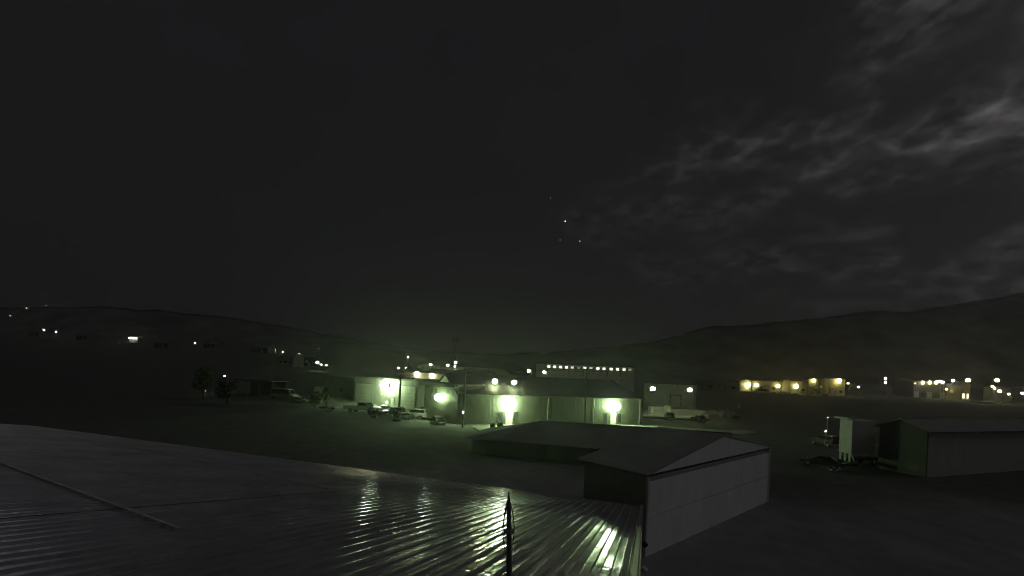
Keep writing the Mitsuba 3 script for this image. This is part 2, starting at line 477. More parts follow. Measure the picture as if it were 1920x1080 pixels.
# ------------------------------------------------------------------ vehicles
PROFILES = {   # length, width, body outline (x forward, z up), cabin outline
    'pickup': (5.6, 1.9, [(-2.8, .55), (2.75, .5), (2.8, .8), (2.7, 1.02), (1.55, 1.12), (-2.78, 1.12)], [(-.55, 1.1), (1.45, 1.1), (.75, 1.72), (-.45, 1.76)]),
    'suv': (4.7, 1.9, [(-2.35, .5), (2.3, .45), (2.35, .8), (2.25, 1.0), (1.25, 1.1), (-2.33, 1.12)], [(-2.28, 1.1), (1.15, 1.1), (.45, 1.78), (-2.1, 1.82)]),
    'car': (4.5, 1.8, [(-2.25, .45), (2.2, .4), (2.25, .65), (2.1, .8), (1.1, .92), (-1.6, .96), (-2.22, .9)], [(-1.7, .93), (1.05, .91), (.25, 1.40), (-.95, 1.43)]),
    'van': (6.4, 2.2, [(-3.2, .5), (3.1, .45), (3.2, .8), (3.1, 1.25), (2.5, 1.4), (-3.18, 1.4)], [(-3.15, 1.38), (2.45, 1.38), (1.7, 2.7), (-3.1, 2.75)]),
}


def vehicle(name, label, cat, pos, rz, kind, paint, group=None, scale=1.0, detail=True, lift=0.0, canopy=None):
    L, W, body, cab = PROFILES[kind]
    t = thing(name, label, cat, group)
    M = M4((pos[0], pos[1], pos[2] + lift), rz)
    M[:3, :3] = M[:3, :3] * scale
    R = 0.36 if kind != 'van' else 0.4
    ax = (L * 0.31, -L * 0.30)
    b = Polygon(body)
    for x in ax:
        b = b.difference(Point(x, R).buffer(R * 1.22, 12))
    m = prism(b, -W / 2, W / 2)
    put(t, 'body', m, paint, M)
    c = prism(cab, -W * 0.43, W * 0.43)
    v = np.array(c.vertices)
    zt, zb = v[:, 2].max(), v[:, 2].min()
    v[:, 1] *= 1.08 - 0.16 * (v[:, 2] - zb) / (zt - zb)
    cm = trimesh.Trimesh(v, c.faces, process=False)
    cb = put(t, 'cabin', cm, canopy or paint, M)
    cx0, cx1 = min(p[0] for p in cab), max(p[0] for p in cab)
    inset = Polygon(cab).buffer(-0.10)
    if not inset.is_empty:
        for s in (-1, 1):
            g = prism(inset, 0, 0.02)
            gv = np.array(g.vertices)
            gv[:, 1] = s * (W * 0.43 * (1.08 - 0.16 * (gv[:, 2] - zb) / (zt - zb)) + 0.004) + (gv[:, 1] - 0.01)
            put(cb, 'window', trimesh.Trimesh(gv, g.faces, process=False), 'm_glass_dark', M)
        fr = sorted(cab, key=lambda p: p[0])
        a, d = fr[-1], max((p for p in cab if p[1] > zt - 0.1), key=lambda p: p[0])
        nrm = np.array([a[1] - d[1], 0, a[0] - d[0]])
        nrm = np.array([-(a[1] - d[1]), 0, (a[0] - d[0])])
        nrm /= np.linalg.norm(nrm)
        lo, hi = np.array([a[0], 0, a[1]]) * 0.92 + np.array([d[0], 0, d[1]]) * 0.08, np.array([a[0], 0, a[1]]) * 0.12 + np.array([d[0], 0, d[1]]) * 0.88
        wv = []
        for off in (0.004, 0.022):
            for p in (lo, hi):
                for s in (-1, 1):
                    wv.append(p + nrm * off + np.array([0, s * W * 0.38, 0]))
        put(cb, 'windscreen', trimesh.convex.convex_hull(np.array(wv)), 'm_glass_dark', M)
        if kind in ('suv', 'van', 'car'):
            xr = min(p[0] for p in cab)
            put(cb, 'rear_window', bx(xr - 0.004, xr + 0.10, -W * 0.34, W * 0.34, zb + 0.18 * (zt - zb) + 0.05, zb + 0.72 * (zt - zb)), 'm_glass_dark', M)
    if detail:
        for x in ax:
            for s in (-1, 1):
                y = s * (W / 2 - 0.11)
                w = put(t, 'wheel', bar((x, y - 0.11, R), (x, y + 0.11, R), R, R, 16), 'm_rubber', M)
                put(w, 'rim', bar((x, y + s * 0.10, R), (x, y + s * 0.125, R), R * 0.6, R * 0.5, 12), 'm_chrome', M)
        for s in (-1, 1):
            put(t, 'headlight', bx(L / 2 - 0.10, L / 2 + 0.015, s * W * 0.36 - 0.16, s * W * 0.36 + 0.16, 0.68, 0.84), 'm_chrome', M)
            put(t, 'tail_light', bx(-L / 2 - 0.02, -L / 2 + 0.06, s * W * 0.43 - 0.08, s * W * 0.43 + 0.08, 0.70, 0.98 if kind != 'car' else 0.86), 'm_red_lens', M)
        put(t, 'bumper', cat_(bx(L / 2 - 0.04, L / 2 + 0.06, -W * 0.46, W * 0.46, 0.42, 0.58), bx(-L / 2 - 0.07, -L / 2 + 0.03, -W * 0.46, W * 0.46, 0.45, 0.62)), 'm_chrome', M)
    return t, M


# ------------------------------------------------------------------ plants
def tree(name, label, cat, pos, h, rad, n=1500, group=None, seed=0, low=0.25):
    r = np.random.default_rng(seed)
    t = thing(name, label, cat, group)
    pos = np.asarray(pos, float)
    parts = [bar(pos - [0, 0, 0.3], pos + [0, 0, h * 0.55], h * 0.028 + 0.03, h * 0.012 + 0.01)]
    cl = []
    for k in range(9):
        a = r.uniform(0, 6.28)
        c = pos + [math.cos(a) * rad * r.uniform(.15, .75), math.sin(a) * rad * r.uniform(.15, .75), h * r.uniform(low + 0.12, 0.9)]
        cl.append((c, rad * r.uniform(.3, .55)))
        parts.append(bar(pos + [0, 0, h * r.uniform(.12, .45)], c, h * 0.012, 0.012, 5))
    put(t, 'trunk', cat_(*parts), 'm_bark')
    which = r.integers(0, len(cl), n)
    c = np.array([cl[i][0] for i in which])
    cr_ = np.array([cl[i][1] for i in which])
    d = r.normal(size=(n, 3))
    d /= np.linalg.norm(d, axis=1, keepdims=True)
    ctr = c + d * cr_[:, None] * (r.uniform(0, 1, (n, 1)) ** 0.45)
    ctr[:, 2] = np.maximum(ctr[:, 2], pos[2] + 0.1)
    s = r.uniform(.10, .26, (n, 1)) * (0.6 + h / 12)
    e1 = r.normal(size=(n, 3))
    e1 /= np.linalg.norm(e1, axis=1, keepdims=True)
    e2 = np.cross(e1, r.normal(size=(n, 3)))
    e2 /= np.linalg.norm(e2, axis=1, keepdims=True)
    v = np.stack([ctr - e1 * s, ctr + e2 * s * .5, ctr + e1 * s, ctr - e2 * s * .5], 1).reshape(-1, 3)
    i = np.arange(n)[:, None] * 4
    f = np.concatenate([i + [0, 1, 2], i + [0, 2, 3]])
    put(t, 'crown', trimesh.Trimesh(v, f, process=False), 'm_leaf')
    return t


exec_parts = True
# ================================================================== 1. the wet metal roof below the lens
RH, RS = 1.8, 0.192                        # lens above the roof; fall of the roof
DV = np.array([0.3048, 0.9524, 0.0])       # down the slope, in plan
CV = np.array([0.9524, -0.3048, 0.0])      # along the eave
ALONG1, ALONG0 = 20.0, -3.0
C0, C1 = -44.2, -0.12


def roofp(c, a, up_=0.0):
    return np.array([0, 0, H - RH - RS * a + up_]) + CV * c + DV * a


def on_roof(u, v, up_=0.0):
    r = ray(u, v)
    n = np.array([0, 0, 1.0]) + DV * RS
    t = -(RH - up_) / (r @ n)
    p = r * t
    return float(p @ CV), float(p @ DV)


house = thing('warehouse', 'low warehouse with wet ribbed metal roof running down from below the lens', 'warehouse')
PURL = [1.1, 2.7, 4.3, 5.9, 7.5, 9.1, 10.7, 12.3, 13.9, 15.5, 17.1, 18.7][:12]


def roof_panel_mesh():
    w = 0.915
    prof = []
    for k in range(3):
        c = k * 0.305
        prof += [(c + 0.0, 0), (c + .09, 0.0), (c + .105, .005), (c + .12, 0), (c + .222, 0), (c + .231, .038), (c + .259, .038), (c + .268, 0)]
    prof += [(w, 0.0)]
    st = {ALONG0, ALONG1}
    for p in PURL:
        st |= {p - .22, p - .08, p - .02, p + .02, p + .08, p + .22}
    st |= set(np.arange(ALONG0, ALONG1, .8).round(3))
    st = np.array(sorted(st))
    r = np.random.default_rng(5)
    v = []
    for a in st:
        dip = sum(-.006 * math.exp(-((a - p) / .05) ** 2) for p in PURL)
        sag = -.007 * math.sin(math.pi * ((a - 1.1) % 1.6) / 1.6)
        for c, z in prof:
            flat = 1.0 if z < .01 else 0.35
            v.append(roofp(c, a, z + (dip + sag) * flat + r.normal() * .0006))
    n = len(prof)
    f = []
    for i in range(len(st) - 1):
        for k in range(n - 1):
            q = i * n + k
            f += [[q, q + 1, q + n + 1], [q, q + n + 1, q + n]]
    m = trimesh.Trimesh(np.array(v), np.array(f), process=False)
    if m.face_normals[:, 2].mean() < 0:
        m = trimesh.Trimesh(m.vertices, m.faces[:, ::-1], process=False)
    return m


rp = mikit.ply(roof_panel_mesh(), smooth=20)
npan = int((C1 - C0) / 0.915)
roof_key = put(house, 'roof', trimesh.Trimesh([roofp(c, a, z) for z in (-.05, -.12) for c, a in ((C0, ALONG0), (C1, ALONG0), (C1, ALONG1), (C0, ALONG1))],
               [[0, 1, 2], [0, 2, 3], [4, 6, 5], [4, 7, 6], [0, 4, 5], [0, 5, 1], [1, 5, 6], [1, 6, 2], [2, 6, 7], [2, 7, 3], [3, 7, 4], [3, 4, 0]], process=False), 'm_dark_trim')
for k in range(npan):
    sh = CV * (C1 - 0.915 * (k + 1))
    jit = rng.normal(0, .0025)
    tilt = T().translate([float(sh[0]), float(sh[1]), jit])
    d = dict(rp)
    d['bsdf'] = {'type': 'ref', 'id': 'm_wet_roof'}
    d['to_world'] = tilt
    scene[numbered(roof_key + '__roof_panel')] = d


def strip(a, b, w, z0, z1):
    """a box lying on the roof between two (c, along) points"""
    a, b = np.array(a, float), np.array(b, float)
    t = (b - a) / np.linalg.norm(b - a)
    s = np.array([-t[1], t[0]]) * w / 2
    v = [roofp(*(p + q), z) for z in (z0, z1) for p, q in ((a, -s), (b, -s), (b, s), (a, s))]
    return trimesh.convex.convex_hull(np.array(v))


put(house, 'rake_trim', cat_(strip((C1 + .03, ALONG0), (C1 + .03, ALONG1 + .1), .09, -.16, .075), strip((C1 + .10, ALONG0), (C1 + .10, ALONG1 + .1), .035, -.22, .03)), 'm_galvanised')
put(house, 'gutter', strip((C0, ALONG1 + .09), (C1, ALONG1 + .09), .13, -.20, -.06), 'm_galvanised')
wl = cat_(strip((C0 + .3, ALONG1 - .5), (C1 - .3, ALONG1 - .5), .2, -2.9, -.14), strip((C1 - .35, ALONG0), (C1 - .35, ALONG1 - .7), .2, -7.5, -.13))
put(house, 'wall', wl, 'm_grey_wall')
for (ua, va), (ub, vb), r_ in (((-40, 851), (335, 987), .026), ((255, 838), (650, 922), .03)):
    a, b = on_roof(ua, va, .065), on_roof(ub, vb, .065)
    cd = thing('roof_strip', 'pale flat metal strip lying across the ribs of the dark roof, ' + ('nearer of the two' if ua < 100 else 'farther of the two'), 'strip')
    put(cd, 'flashing', strip(a, b, r_ * 2.6, .041, .050), 'm_roof_pipe')

# the dark pointed vent post standing on the roof, with its slack cables
t = thing('vent_post', 'dark pointed post with slack cables standing up from the ribbed roof', 'post')
c_, a_ = on_roof(955, 1086)
pb_ = roofp(c_, a_, 0)
Yp = pb_[1]
tp = at(954, 921, Yp)
put(t, 'post', cat_(bar(pb_ - [0, 0, .05], pb_ * .45 + tp * .55, .043, .036, 12), bar(pb_ * .45 + tp * .55, pb_ * .2 + tp * .8, .036, .03, 12)), 'm_dark_post', smooth=40)
put(t, 'cap', bar(pb_ * .2 + tp * .8, tp, .03, .006, 12), 'm_dark_post', smooth=40)
put(t, 'collar', bar(pb_ * .47 + tp * .53, pb_ * .43 + tp * .57, .066, .066, 12), 'm_galvanised')
put(t, 'flashing', bar(pb_ - [0, 0, .02], pb_ + [0, 0, .06], .16, .08, 12), 'm_galvanised')
for s, q0, q1 in ((-1, .95, .46), (1, .93, .40), (-1, .9, .30)):
    A_, B_ = pb_ * (1 - q0) + tp * q0, pb_ * (1 - q1) + tp * q1
    pts = [A_ * (1 - k) + B_ * k + np.array([s * (.045 if q1 > .35 else .06) * math.sin(math.pi * k) + s * .05 * k, -.03, 0]) for k in np.linspace(0, 1, 9)]
    put(t, 'cable', tube(pts, .007, 5), 'm_black_paint')

# small fittings on the right rake
for (u, v, r_, m_, lab) in ((1212, 1021, .075, 'm_rubber', 'round black fitting bolted to the edge of the wet roof'), (1211, 1069, .06, 'm_white_panel', 'small white fitting at the near edge of the wet roof')):
    c_, a_ = on_roof(u, v, -.06)
    t = thing('roof_fitting', lab, 'fitting')
    p_ = roofp(C1 + .14, a_, -.07)
    put(t, 'cap', ball(r_, (1, 1, .9), 2), m_, M4(p_ + [.05, 0, 0]), smooth=True)
    put(t, 'bracket', bar(p_ - [.08, 0, .02], p_ + [.03, 0, 0], .025), 'm_galvanised')

# ================================================================== 2. pale gabled shed on the right
gd = np.array([.752, .659])
PA = np.array([7.62, 23.05])
PB = PA + gd * 18.4
zt, zpk = 4.35, 5.85
M, L = wall_frame(PA, PB)
t = thing('gabled_shed', 'pale grey gabled shed with a dark gap below its gable beside the wet roof', 'shed')
DEP = 4.6
put(t, 'wall', bx(.25, L - .05, .13, DEP, -.6, zt - .12), 'm_grey_wall', M)
put(t, 'gable', prism([(-.05, zt + .06), (L + .05, zt + .06), (L / 2, zpk)], -.02, .1), 'm_white_panel', M)
put(t, 'gable_core', prism([(.1, zt - .12), (L - .1, zt - .12), (L - .1, zt + .05), (L / 2, zpk - .05), (.1, zt + .05)], .12, DEP), 'm_dark_gap', M)
zm = 2.05
put(t, 'upper_panel', bx(.02, L - .32, 0.0, .10, zm + .03, zt - .38), 'm_white_panel', M)
put(t, 'lower_panel', bx(.02, L - .32, 0.0, .10, -.3, zm - .02), 'm_white_panel', M)
put(t, 'corner_trim', bx(L - .31, L, -.03, .11, -.3, zt - .05), 'm_shed_trim', M)
put(t, 'corner_trim', bx(-.12, .017, -.02, .11, -.3, zt - .1), 'm_shed_trim', M)
s_ = (zpk - zt) / (L / 2)
put(t, 'roof', prism([(-.3, zt + .01), (L / 2, zpk + .03), (L + .3, zt + .01), (L + .3, zt + .1), (L / 2, zpk + .12), (-.3, zt + .1)], -.06, DEP + .2), 'm_dark_roof', M)

# low dark-roofed building behind it
pa, pb = at(872, 830, 49)[:2], at(1398, 812, 43)[:2]
M, L = wall_frame(pa, pb)
t = thing('storage_building', 'long low dark hip roofed building in front of the lamp lit metal building', 'building')
DS, es = 9.0, 1.95
put(t, 'wall', bx(.6, L - .3, .6, DS - .6, -.5, es - .05), 'm_dark_trim', M)
zr = [at(1000, 790, 51)[2], at(1350, 813, 47)[2]]
hip = np.array([(0, 0, es), (L, 0, es), (L, DS, es), (0, DS, es), (L * .27, DS / 2, zr[0]), (L, DS / 2, zr[1]), (0, 0, es - .12), (L, 0, es - .12), (L, DS, es - .12), (0, DS, es - .12)])
rf = put(t, 'roof', trimesh.Trimesh(hip, [[0, 1, 5], [0, 5, 4], [1, 2, 5], [2, 3, 4], [2, 4, 5], [3, 0, 4], [6, 7, 1], [6, 1, 0], [7, 8, 2], [7, 2, 1], [8, 9, 3], [8, 3, 2], [9, 6, 0], [9, 0, 3], [6, 8, 7], [6, 9, 8]], process=False), 'm_dark_roof', M)
put(rf, 'ridge_cap', bar(hip[4] + [0, 0, .03], hip[5] + [0, 0, .03], .1, .1, 6), 'm_dark_roof', M)
for k in range(5):
    x = L * (k + .5) / 5
    d = put(t, 'door', bx(x - .6, x + .6, .54, .597, 0, 1.75), 'm_dark_gap', M)

# ================================================================== 3. metal building with the two brightest lamps
A = gnd(856, 795.5)[:2]
B = gnd(1202, 796.5)[:2]
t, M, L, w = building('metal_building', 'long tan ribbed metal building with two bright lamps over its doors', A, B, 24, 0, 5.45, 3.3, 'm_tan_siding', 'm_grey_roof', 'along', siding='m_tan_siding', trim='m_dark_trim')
MAIN, MAIN_T = M, t
for (u, dw, ws) in ((954.5, 1.25, ((938, .85), (967.5, .9))), (1150, 1.2, ((1136, .6), (1161.5, .8)))):
    x, _ = on_wall(M, u, 780, -.08)
    door_on(t, M, x, dw, 0.06, 2.35)
    for (uw, ww) in ws:
        xw, _ = on_wall(M, uw, 780, -.08)
        window_on(t, M, xw, ww, .35, 2.0)
for u in (1027, 1113, 1199):
    x, _ = on_wall(M, u, 770, -.08)
    put(t, 'downspout', bar((x, -.13, .1), (x, -.13, 5.1), .055), 'm_trim', M)
for u in (986, 981):
    x, _ = on_wall(M, u, 780, -.08)
put(t, 'base_trim', bx(0, L, -.10, -.062, -.2, .12), 'm_dark_trim', M)
wall_lamp('brightest wall lamp, above the door left of the downspouts on the tan metal building', M, 954.5, 757, .98, 130, weight=24)
wall_lamp('very bright wall lamp above the right hand door of the tan metal building', M, 1150, 761, .9, 102, weight=20)

# workshop at its left end with the overhanging fascia
Aw, Bw = at(787, 790, 82)[:2], A
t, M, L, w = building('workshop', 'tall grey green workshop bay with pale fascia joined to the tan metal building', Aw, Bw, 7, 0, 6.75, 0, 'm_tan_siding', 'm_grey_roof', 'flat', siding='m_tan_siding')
WS = M
put(t, 'fascia', bx(-.2, L + .1, -.75, -.64, 6.55, 7.15), 'm_cream_siding', M)
put(t, 'soffit', bx(-.2, L + .1, -.638, -.12, 6.56, 6.68), 'm_tan_siding', M)
x, _ = on_wall(M, 796, 740, -.08)
put(t, 'side_panel', bx(.08, x, -.12, -.064, 2.4, 6.5), 'm_grey_wall', M)
wall_lamp('cone shaped lamp glow low on the tall workshop bay wall', M, 826, 745, .62, 38, weight=8)

# garage building on the left
Ag, Bg = at(662, 760, 112)[:2], at(792, 760, 99)[:2]
t, M, L, w = building('garage_building', 'cream ribbed garage building with two tall garage doors and a bright lamp', Ag, Bg, 14, 0, 6.55, 0, 'm_cream_siding', 'm_grey_roof', 'flat', siding='m_cream_siding')
GB = M
for (u0, u1, v0) in ((667.5, 698, 718), (750.5, 779, 723)):
    x0, z1 = on_wall(M, u0, v0, -.08)
    x1, _ = on_wall(M, u1, v0, -.08)
    roller_door(t, M, x0, x1, .05, min(z1, 5.9), n=6)
x, _ = on_wall(M, 736, 748, -.08)
door_on(t, M, x, 1.0, .1, 2.2)
put(t, 'corner_trim', bx(-.06, .32, -.12, -.062, -.3, 6.5), 'm_trim', M)
wall_lamp('bright wall lamp high between the two cream garage doors', M, 727, 723, 1.0, 120, weight=22, off=-.55)
# its dim side annex
Aa, Ba = at(614, 752, 124)[:2], np.array(Ag) + [1.2, 4.0]
t, M, L, w = building('annex', 'dim grey annex at the dark end of the cream garage building', Aa, Ba, 11, 0.3, 6.0, 0, 'm_grey_roof', 'm_grey_roof', 'flat')
window_on(t, M, L * .4, 1.2, 2.2, 1.1)

# ================================================================== 4. aprons of concrete in the lamp light
ap = [gnd(u, v)[:2] for u, v in ((884, 799), (905, 812), (950, 812), (990, 806), (1080, 801), (1146, 806), (1235, 810), (1300, 812), (1352, 816), (1398, 814), (1422, 812), (1408, 808), (1350, 806.5), (1300, 803.5), (1205, 797.5), (1150, 796.9), (1040, 796.4), (960, 796.2))]
put('', 'pavement', sheet(ap, .06), 'm_concrete', kind='structure')
yd = [at(u, v, 1)[:2] * 0 + gnd(u, v)[:2] for u, v in ((1208, 788), (1420, 792), (1440, 786), (1212, 783))]

# ================================================================== 5. lamps over the ridge, rear buildings
for (u, v, r, I, lab) in ((928, 715, .52, 9, 'floodlight on a short bracket post above the tan metal roof'), (964, 717, .47, 7, 'floodlight on a short bracket post just over the brightest door lamp')):
    P_ = at(u, v, 83)
    loc = np.linalg.inv(MAIN) @ np.append(P_, 1)
    zr = 5.45 + 3.3 * min(loc[1], 12) / 12 + .1
    tt = thing('floodlight', lab, 'floodlight')
    put(tt, 'post', bar([P_[0], P_[1] + .3, zr - .1], [P_[0], P_[1] + .3, P_[2] + .35], .06, .05), 'm_galvanised')
    put(tt, 'hood', bx(-.5, .5, -.3, .4, .40, .48), 'm_black_metal', M4(P_))
    put(tt, 'lens', ball(r, (1, .8, 1)), 'm_lens', M4(P_), smooth=True, emit=[c * GAIN * I / (math.pi * r * r) for c in YELL], weight=2)

pa, pb = at(742, 720, 138)[:2], at(908, 720, 132)[:2]
t, M, L, w = building('rear_warehouse', 'brown low warehouse with two lamps rising behind the tall workshop bay', pa, pb, 16, 1.5, 8.4, 1.2, 'm_brown_wall', 'm_grey_roof', 'along', trim='m_dark_trim')
for x in (L * .18, L * .42, L * .62):
    window_on(t, M, x, 1.6, 5.6, 1.0)
wall_lamp('left of the two round lamps on the brown rear warehouse', M, 784, 702, .9, 9, YELL, weight=2)
wall_lamp('right of the two round lamps on the brown rear warehouse', M, 812, 705, .88, 8, YELL, weight=2)
pa, pb = at(783, 697, 172)[:2], at(819, 697, 172)[:2]
t, M, L, w = building('white_hut', 'small pale lit hut with a shallow arched roof above the rear warehouse', pa, pb, 8, 3, 10.9, .8, 'm_white_wall', 'm_pale_roof', 'across', apron=1.5)
put(t, 'divider', bx(L * .26, L * .30, -.1, -.005, 4, 10.8), 'm_dark_trim', M)
pole_lamp('small lamp hanging in front of the pale lit hut', 807, 683.5, 165, .34, 13, YELL, weight=1.2)
pa, pb = at(820, 700, 205)[:2], at(925, 703, 190)[:2]
t, M, L, w = building('long_shed', 'long warm lit shed with panelled wall beyond the rear warehouse', pa, pb, 14, 4, 10.0, 1.2, 'm_ochre_wall', 'm_pale_roof', 'along', trim='m_trim')
for k in range(10):
    put(t, 'pilaster', bx(L * (k + .5) / 10 - .2, L * (k + .5) / 10 + .2, -.16, -.005, 3, 9.8), 'm_brown_wall', M)
wall_lamp('lamp on the panelled wall of the long warm lit shed', M, 872, 699, .55, 16, YELL, weight=1.5)
pole_lamp('lone lamp left of the antenna mast foot', 839.5, 684.5, 200, .55, 6, YELL)
pole_lamp('upper lamp at the foot of the antenna mast', 854, 679.5, 215, .58, 6, YELL)
pole_lamp('lower small lamp at the foot of the antenna mast', 852.5, 687, 200, .34, 3, YELL)

# office with the row of lit windows
pa, pb = at(1005, 700, 196)[:2], at(1190, 706, 192)[:2]
t, M, L, w = building('office_building', 'wide flat roofed building with a row of small lit upper windows', pa, pb, 16, 3.5, 14.6, 0, 'm_white_wall', 'm_grey_roof', 'flat')
for u, e in ((1029, 1), (1040, 1.1), (1051, .9), (1062, 1), (1073, .45), (1085, .1), (1096.5, 1), (1108, .35), (1121, 1.1), (1132.5, .8), (1146, 1.1), (1158, 1.2), (1170, .8), (1181, .12)):
    x, z = on_wall(M, u, 687.3 + (u - 1029) * .04, -.1)
    window_on(t, M, x, 1.25, z - .5, 1.0, 'm_lens', 'm_dark_trim', emit=[e * 2.0, e * 2.0, e * 1.5], weight=.15)
for u0, u1 in ((1066, 1094), (1103, 1139), (1144, 1164)):
    x0, z1 = on_wall(M, u0, 695, -.1)
    x1, _ = on_wall(M, u1, 695, -.1)
    roller_door(t, M, x0, x1, z1 - 2.6, z1 - .2, 'm_white_wall', 3)
pole_lamp('lamp in front of the dark end of the wide flat roofed building', 991.5, 695.5, 165, .62, 9, YELL, weight=1)
pole_lamp('lamp near the first lit window of the wide flat roofed building', 1020.5, 698, 165, .58, 8, YELL, weight=1)
pole_lamp('small lamp below the first lit window of the wide flat roofed building', 1030, 711, 120, .28, 3, YELL)

# ================================================================== 6. yard to the right of the metal building
pa, pb = at(1206, 762, 128)[:2], at(1300, 764, 122)[:2]
t, M, L, w = building('rear_workshop', 'dark green grey workshop behind the twin pole lamps', pa, pb, 14, 1.2, 8.6, 1.6, 'm_grey_wall', 'm_grey_roof', 'along', trim='m_dark_trim')
roller_door(t, M, L * .55, L * .75, 1.3, 5.2, 'm_grey_wall', 5, 'm_dark_trim')
pole_lamp('pole lamp nearest the corner of the tan metal building', 1223, 729, 106, .55, 12, YELL, weight=3)
pole_lamp('pole lamp over the gravel pile in the yard', 1293, 731, 106, .52, 12, YELL, weight=3)


def container(name, label, u0, u1, v1, Y, h, d, m, cat='container'):
    a, b = at(u0, v1, Y)[:2], at(u1, v1, Y)[:2]
    M, L = wall_frame(a, b)
    z0 = float(terrain(a[0], a[1])) - .05
    t = thing(name, label, cat)
    put(t, 'body', bx(0, L, 0, d, z0, z0 + h), m, M)
    put(t, 'frame', cat_(bx(-.05, .08, -.05, -.003, z0, z0 + h + .06), bx(L - .08, L + .05, -.05, -.003, z0, z0 + h + .06), bx(.081, L - .081, -.05, -.003, z0 + h - .1, z0 + h + .06)), m, M)
    n = max(2, int(L / .5))
    for k in range(n):
        put(t, 'rib', bx(L * (k + .4) / n, L * (k + .6) / n, -.035, -.002, z0 + .15, z0 + h - .15), m, M)
    return t


container('shipping_container', 'pale container beside the pole lamp in the yard', 1221, 1246, 761, 112, 2.0, 2.4, 'm_white_wall')
container('storage_crate', 'small pale upright crate behind the dark utility vehicle', 1249, 1258, 756, 110, 2.6, 1.2, 'm_white_wall', 'crate')
container('flat_trailer', 'low pale loaded trailer in the lit yard', 1259, 1322, 763, 113, 1.5, 2.4, 'm_pale_paint', 'trailer')


def pile(label, u, v, Y, rx, ry, h, seed):
    p = at(u, v, Y)
    z0 = float(terrain(p[0], p[1])) - .1
    m = ball(1, (rx, ry, h), 4)
    vv = np.array(m.vertices)
    vv *= (1 + .35 * (meshkit.fbm(vv * 1.2 / np.array([1, 1, 1]), 4, seed) - .5))[:, None]
    vv[:, 2] = np.maximum(vv[:, 2], -.2)
    m.vertices = vv
    return put('', 'gravel_pile', m, 'm_gravel', M4((p[0], p[1], z0)), smooth=True, label=label, cat='gravel pile')


pile('long gravel pile lit by the yard lamps beside the white post', 1350, 766, 113, 5.2, 3, 1.9, 2)
pile('low gravel heap behind the pale container in the yard', 1285, 758, 118, 5.0, 3, 1.8, 6)
pp = gnd(1385, 771, .6)
t = thing('marker_post', 'white marker post at the dark end of the gravel pile', 'post')
put(t, 'post', bar([pp[0], pp[1], .2], [pp[0], pp[1], 2.8], .22, .2, 10), 'm_white_paint')
put(t, 'cap', ball(.22, (1, 1, .5)), 'm_white_paint', M4((pp[0], pp[1], 2.8)), smooth=True)
slab = [np.array(at(u, v, Y)[:2]) for u, v, Y in ((1206, 770, 103), (1330, 776, 103), (1335, 770, 119), (1208, 766, 119))]
m = trimesh.creation.extrude_polygon(Polygon(slab), .5, engine='earcut')
m.apply_translation((0, 0, .18))
put('', 'yard_pavement', m, 'm_concrete', kind='structure')
p = at(1255, 776, 101)
vehicle('utility_vehicle', 'black utility vehicle seen end on in the lit yard', 'vehicle', (p[0], p[1], .25), math.radians(78), 'suv', 'm_black_paint', scale=.95)
p = at(1311, 778, 101)
vehicle('utility_vehicle', 'black car parked right of the black utility vehicle in the yard', 'vehicle', (p[0], p[1], .25), math.radians(100), 'car', 'm_black_paint', scale=.95)

# ================================================================== 7. utility poles, mast
def utility_pole(label, ub, vb, ut, vt, Y, r, arms=1):
    b, tp = at(ub, vb, Y), at(ut, vt, Y)
    b[2] = float(terrain(b[0], b[1])) - .5
    t = thing('utility_pole', label, 'utility pole')
    put(t, 'pole', bar(b, [b[0], b[1], tp[2]], r * 1.25, r * .85, 10), 'm_wood_pole')
    tops = []
    for k in range(arms):
        z = tp[2] - .35 - k * .9
        ar = put(t, 'crossarm', bx(-1.1, 1.1, -.06, .06, -.07, .07), 'm_wood_pole', M4((b[0], b[1] - r - .07, z), -.35))
        for s in (-1, 0.15, 1):
            q = (M4((b[0], b[1] - r - .07, z), -.35) @ [s * .95, 0, 0, 1])[:3]
            put(ar, 'insulator', bar(q + [0, 0, .07], q + [0, 0, .3], .05, .035), 'm_galvanised')
            tops.append(q + [0, 0, .3])
    return t, tops


t1, top1 = utility_pole('dark tall utility pole in front of the workshop corner', 868, 797, 868, 691, 73, .2)
put(t1, 'meter_box', bx(-.2, .2, -.35, -.22, 1.4, 2.1), 'm_black_metal', M4((at(868, 797, 73)[0], 73, 0)))
t2, top2 = utility_pole('dark utility pole before the cream garage doors', 748, 775, 748, 703, 88, .2)
t3, top3 = utility_pole('slender utility pole between the two bright door lamps', 1096, 795, 1096, 688, 72, .12)
pl = thing('power_line', 'thin power lines strung between the three dark utility poles', 'power line')
for a_, b_ in ((top2, top1), (top1, top3)):
    for p_, q_ in zip(a_, b_):
        pts = [p_ * (1 - k) + q_ * k - np.array([0, 0, 1.0 * 4 * k * (1 - k) * .5]) for k in np.linspace(0, 1, 11)]
        put(pl, 'wire', tube(pts, .012, 4), 'm_black_metal')
pm = at(852, 690, 300)
zt_ = at(852, 637, 300)[2]
t = thing('antenna_mast', 'faint tall lattice antenna mast with a wide head far behind the rear buildings', 'mast')
z0 = float(terrain(pm[0], pm[1]))
for k in range(3):
    a_ = k * 2.094
    put(t, 'leg', bar([pm[0] + 1.3 * math.cos(a_), pm[1] + 1.3 * math.sin(a_), z0 - .5], [pm[0] + .5 * math.cos(a_), pm[1] + .5 * math.sin(a_), zt_], .14, .1), 'm_galvanised')
br = []
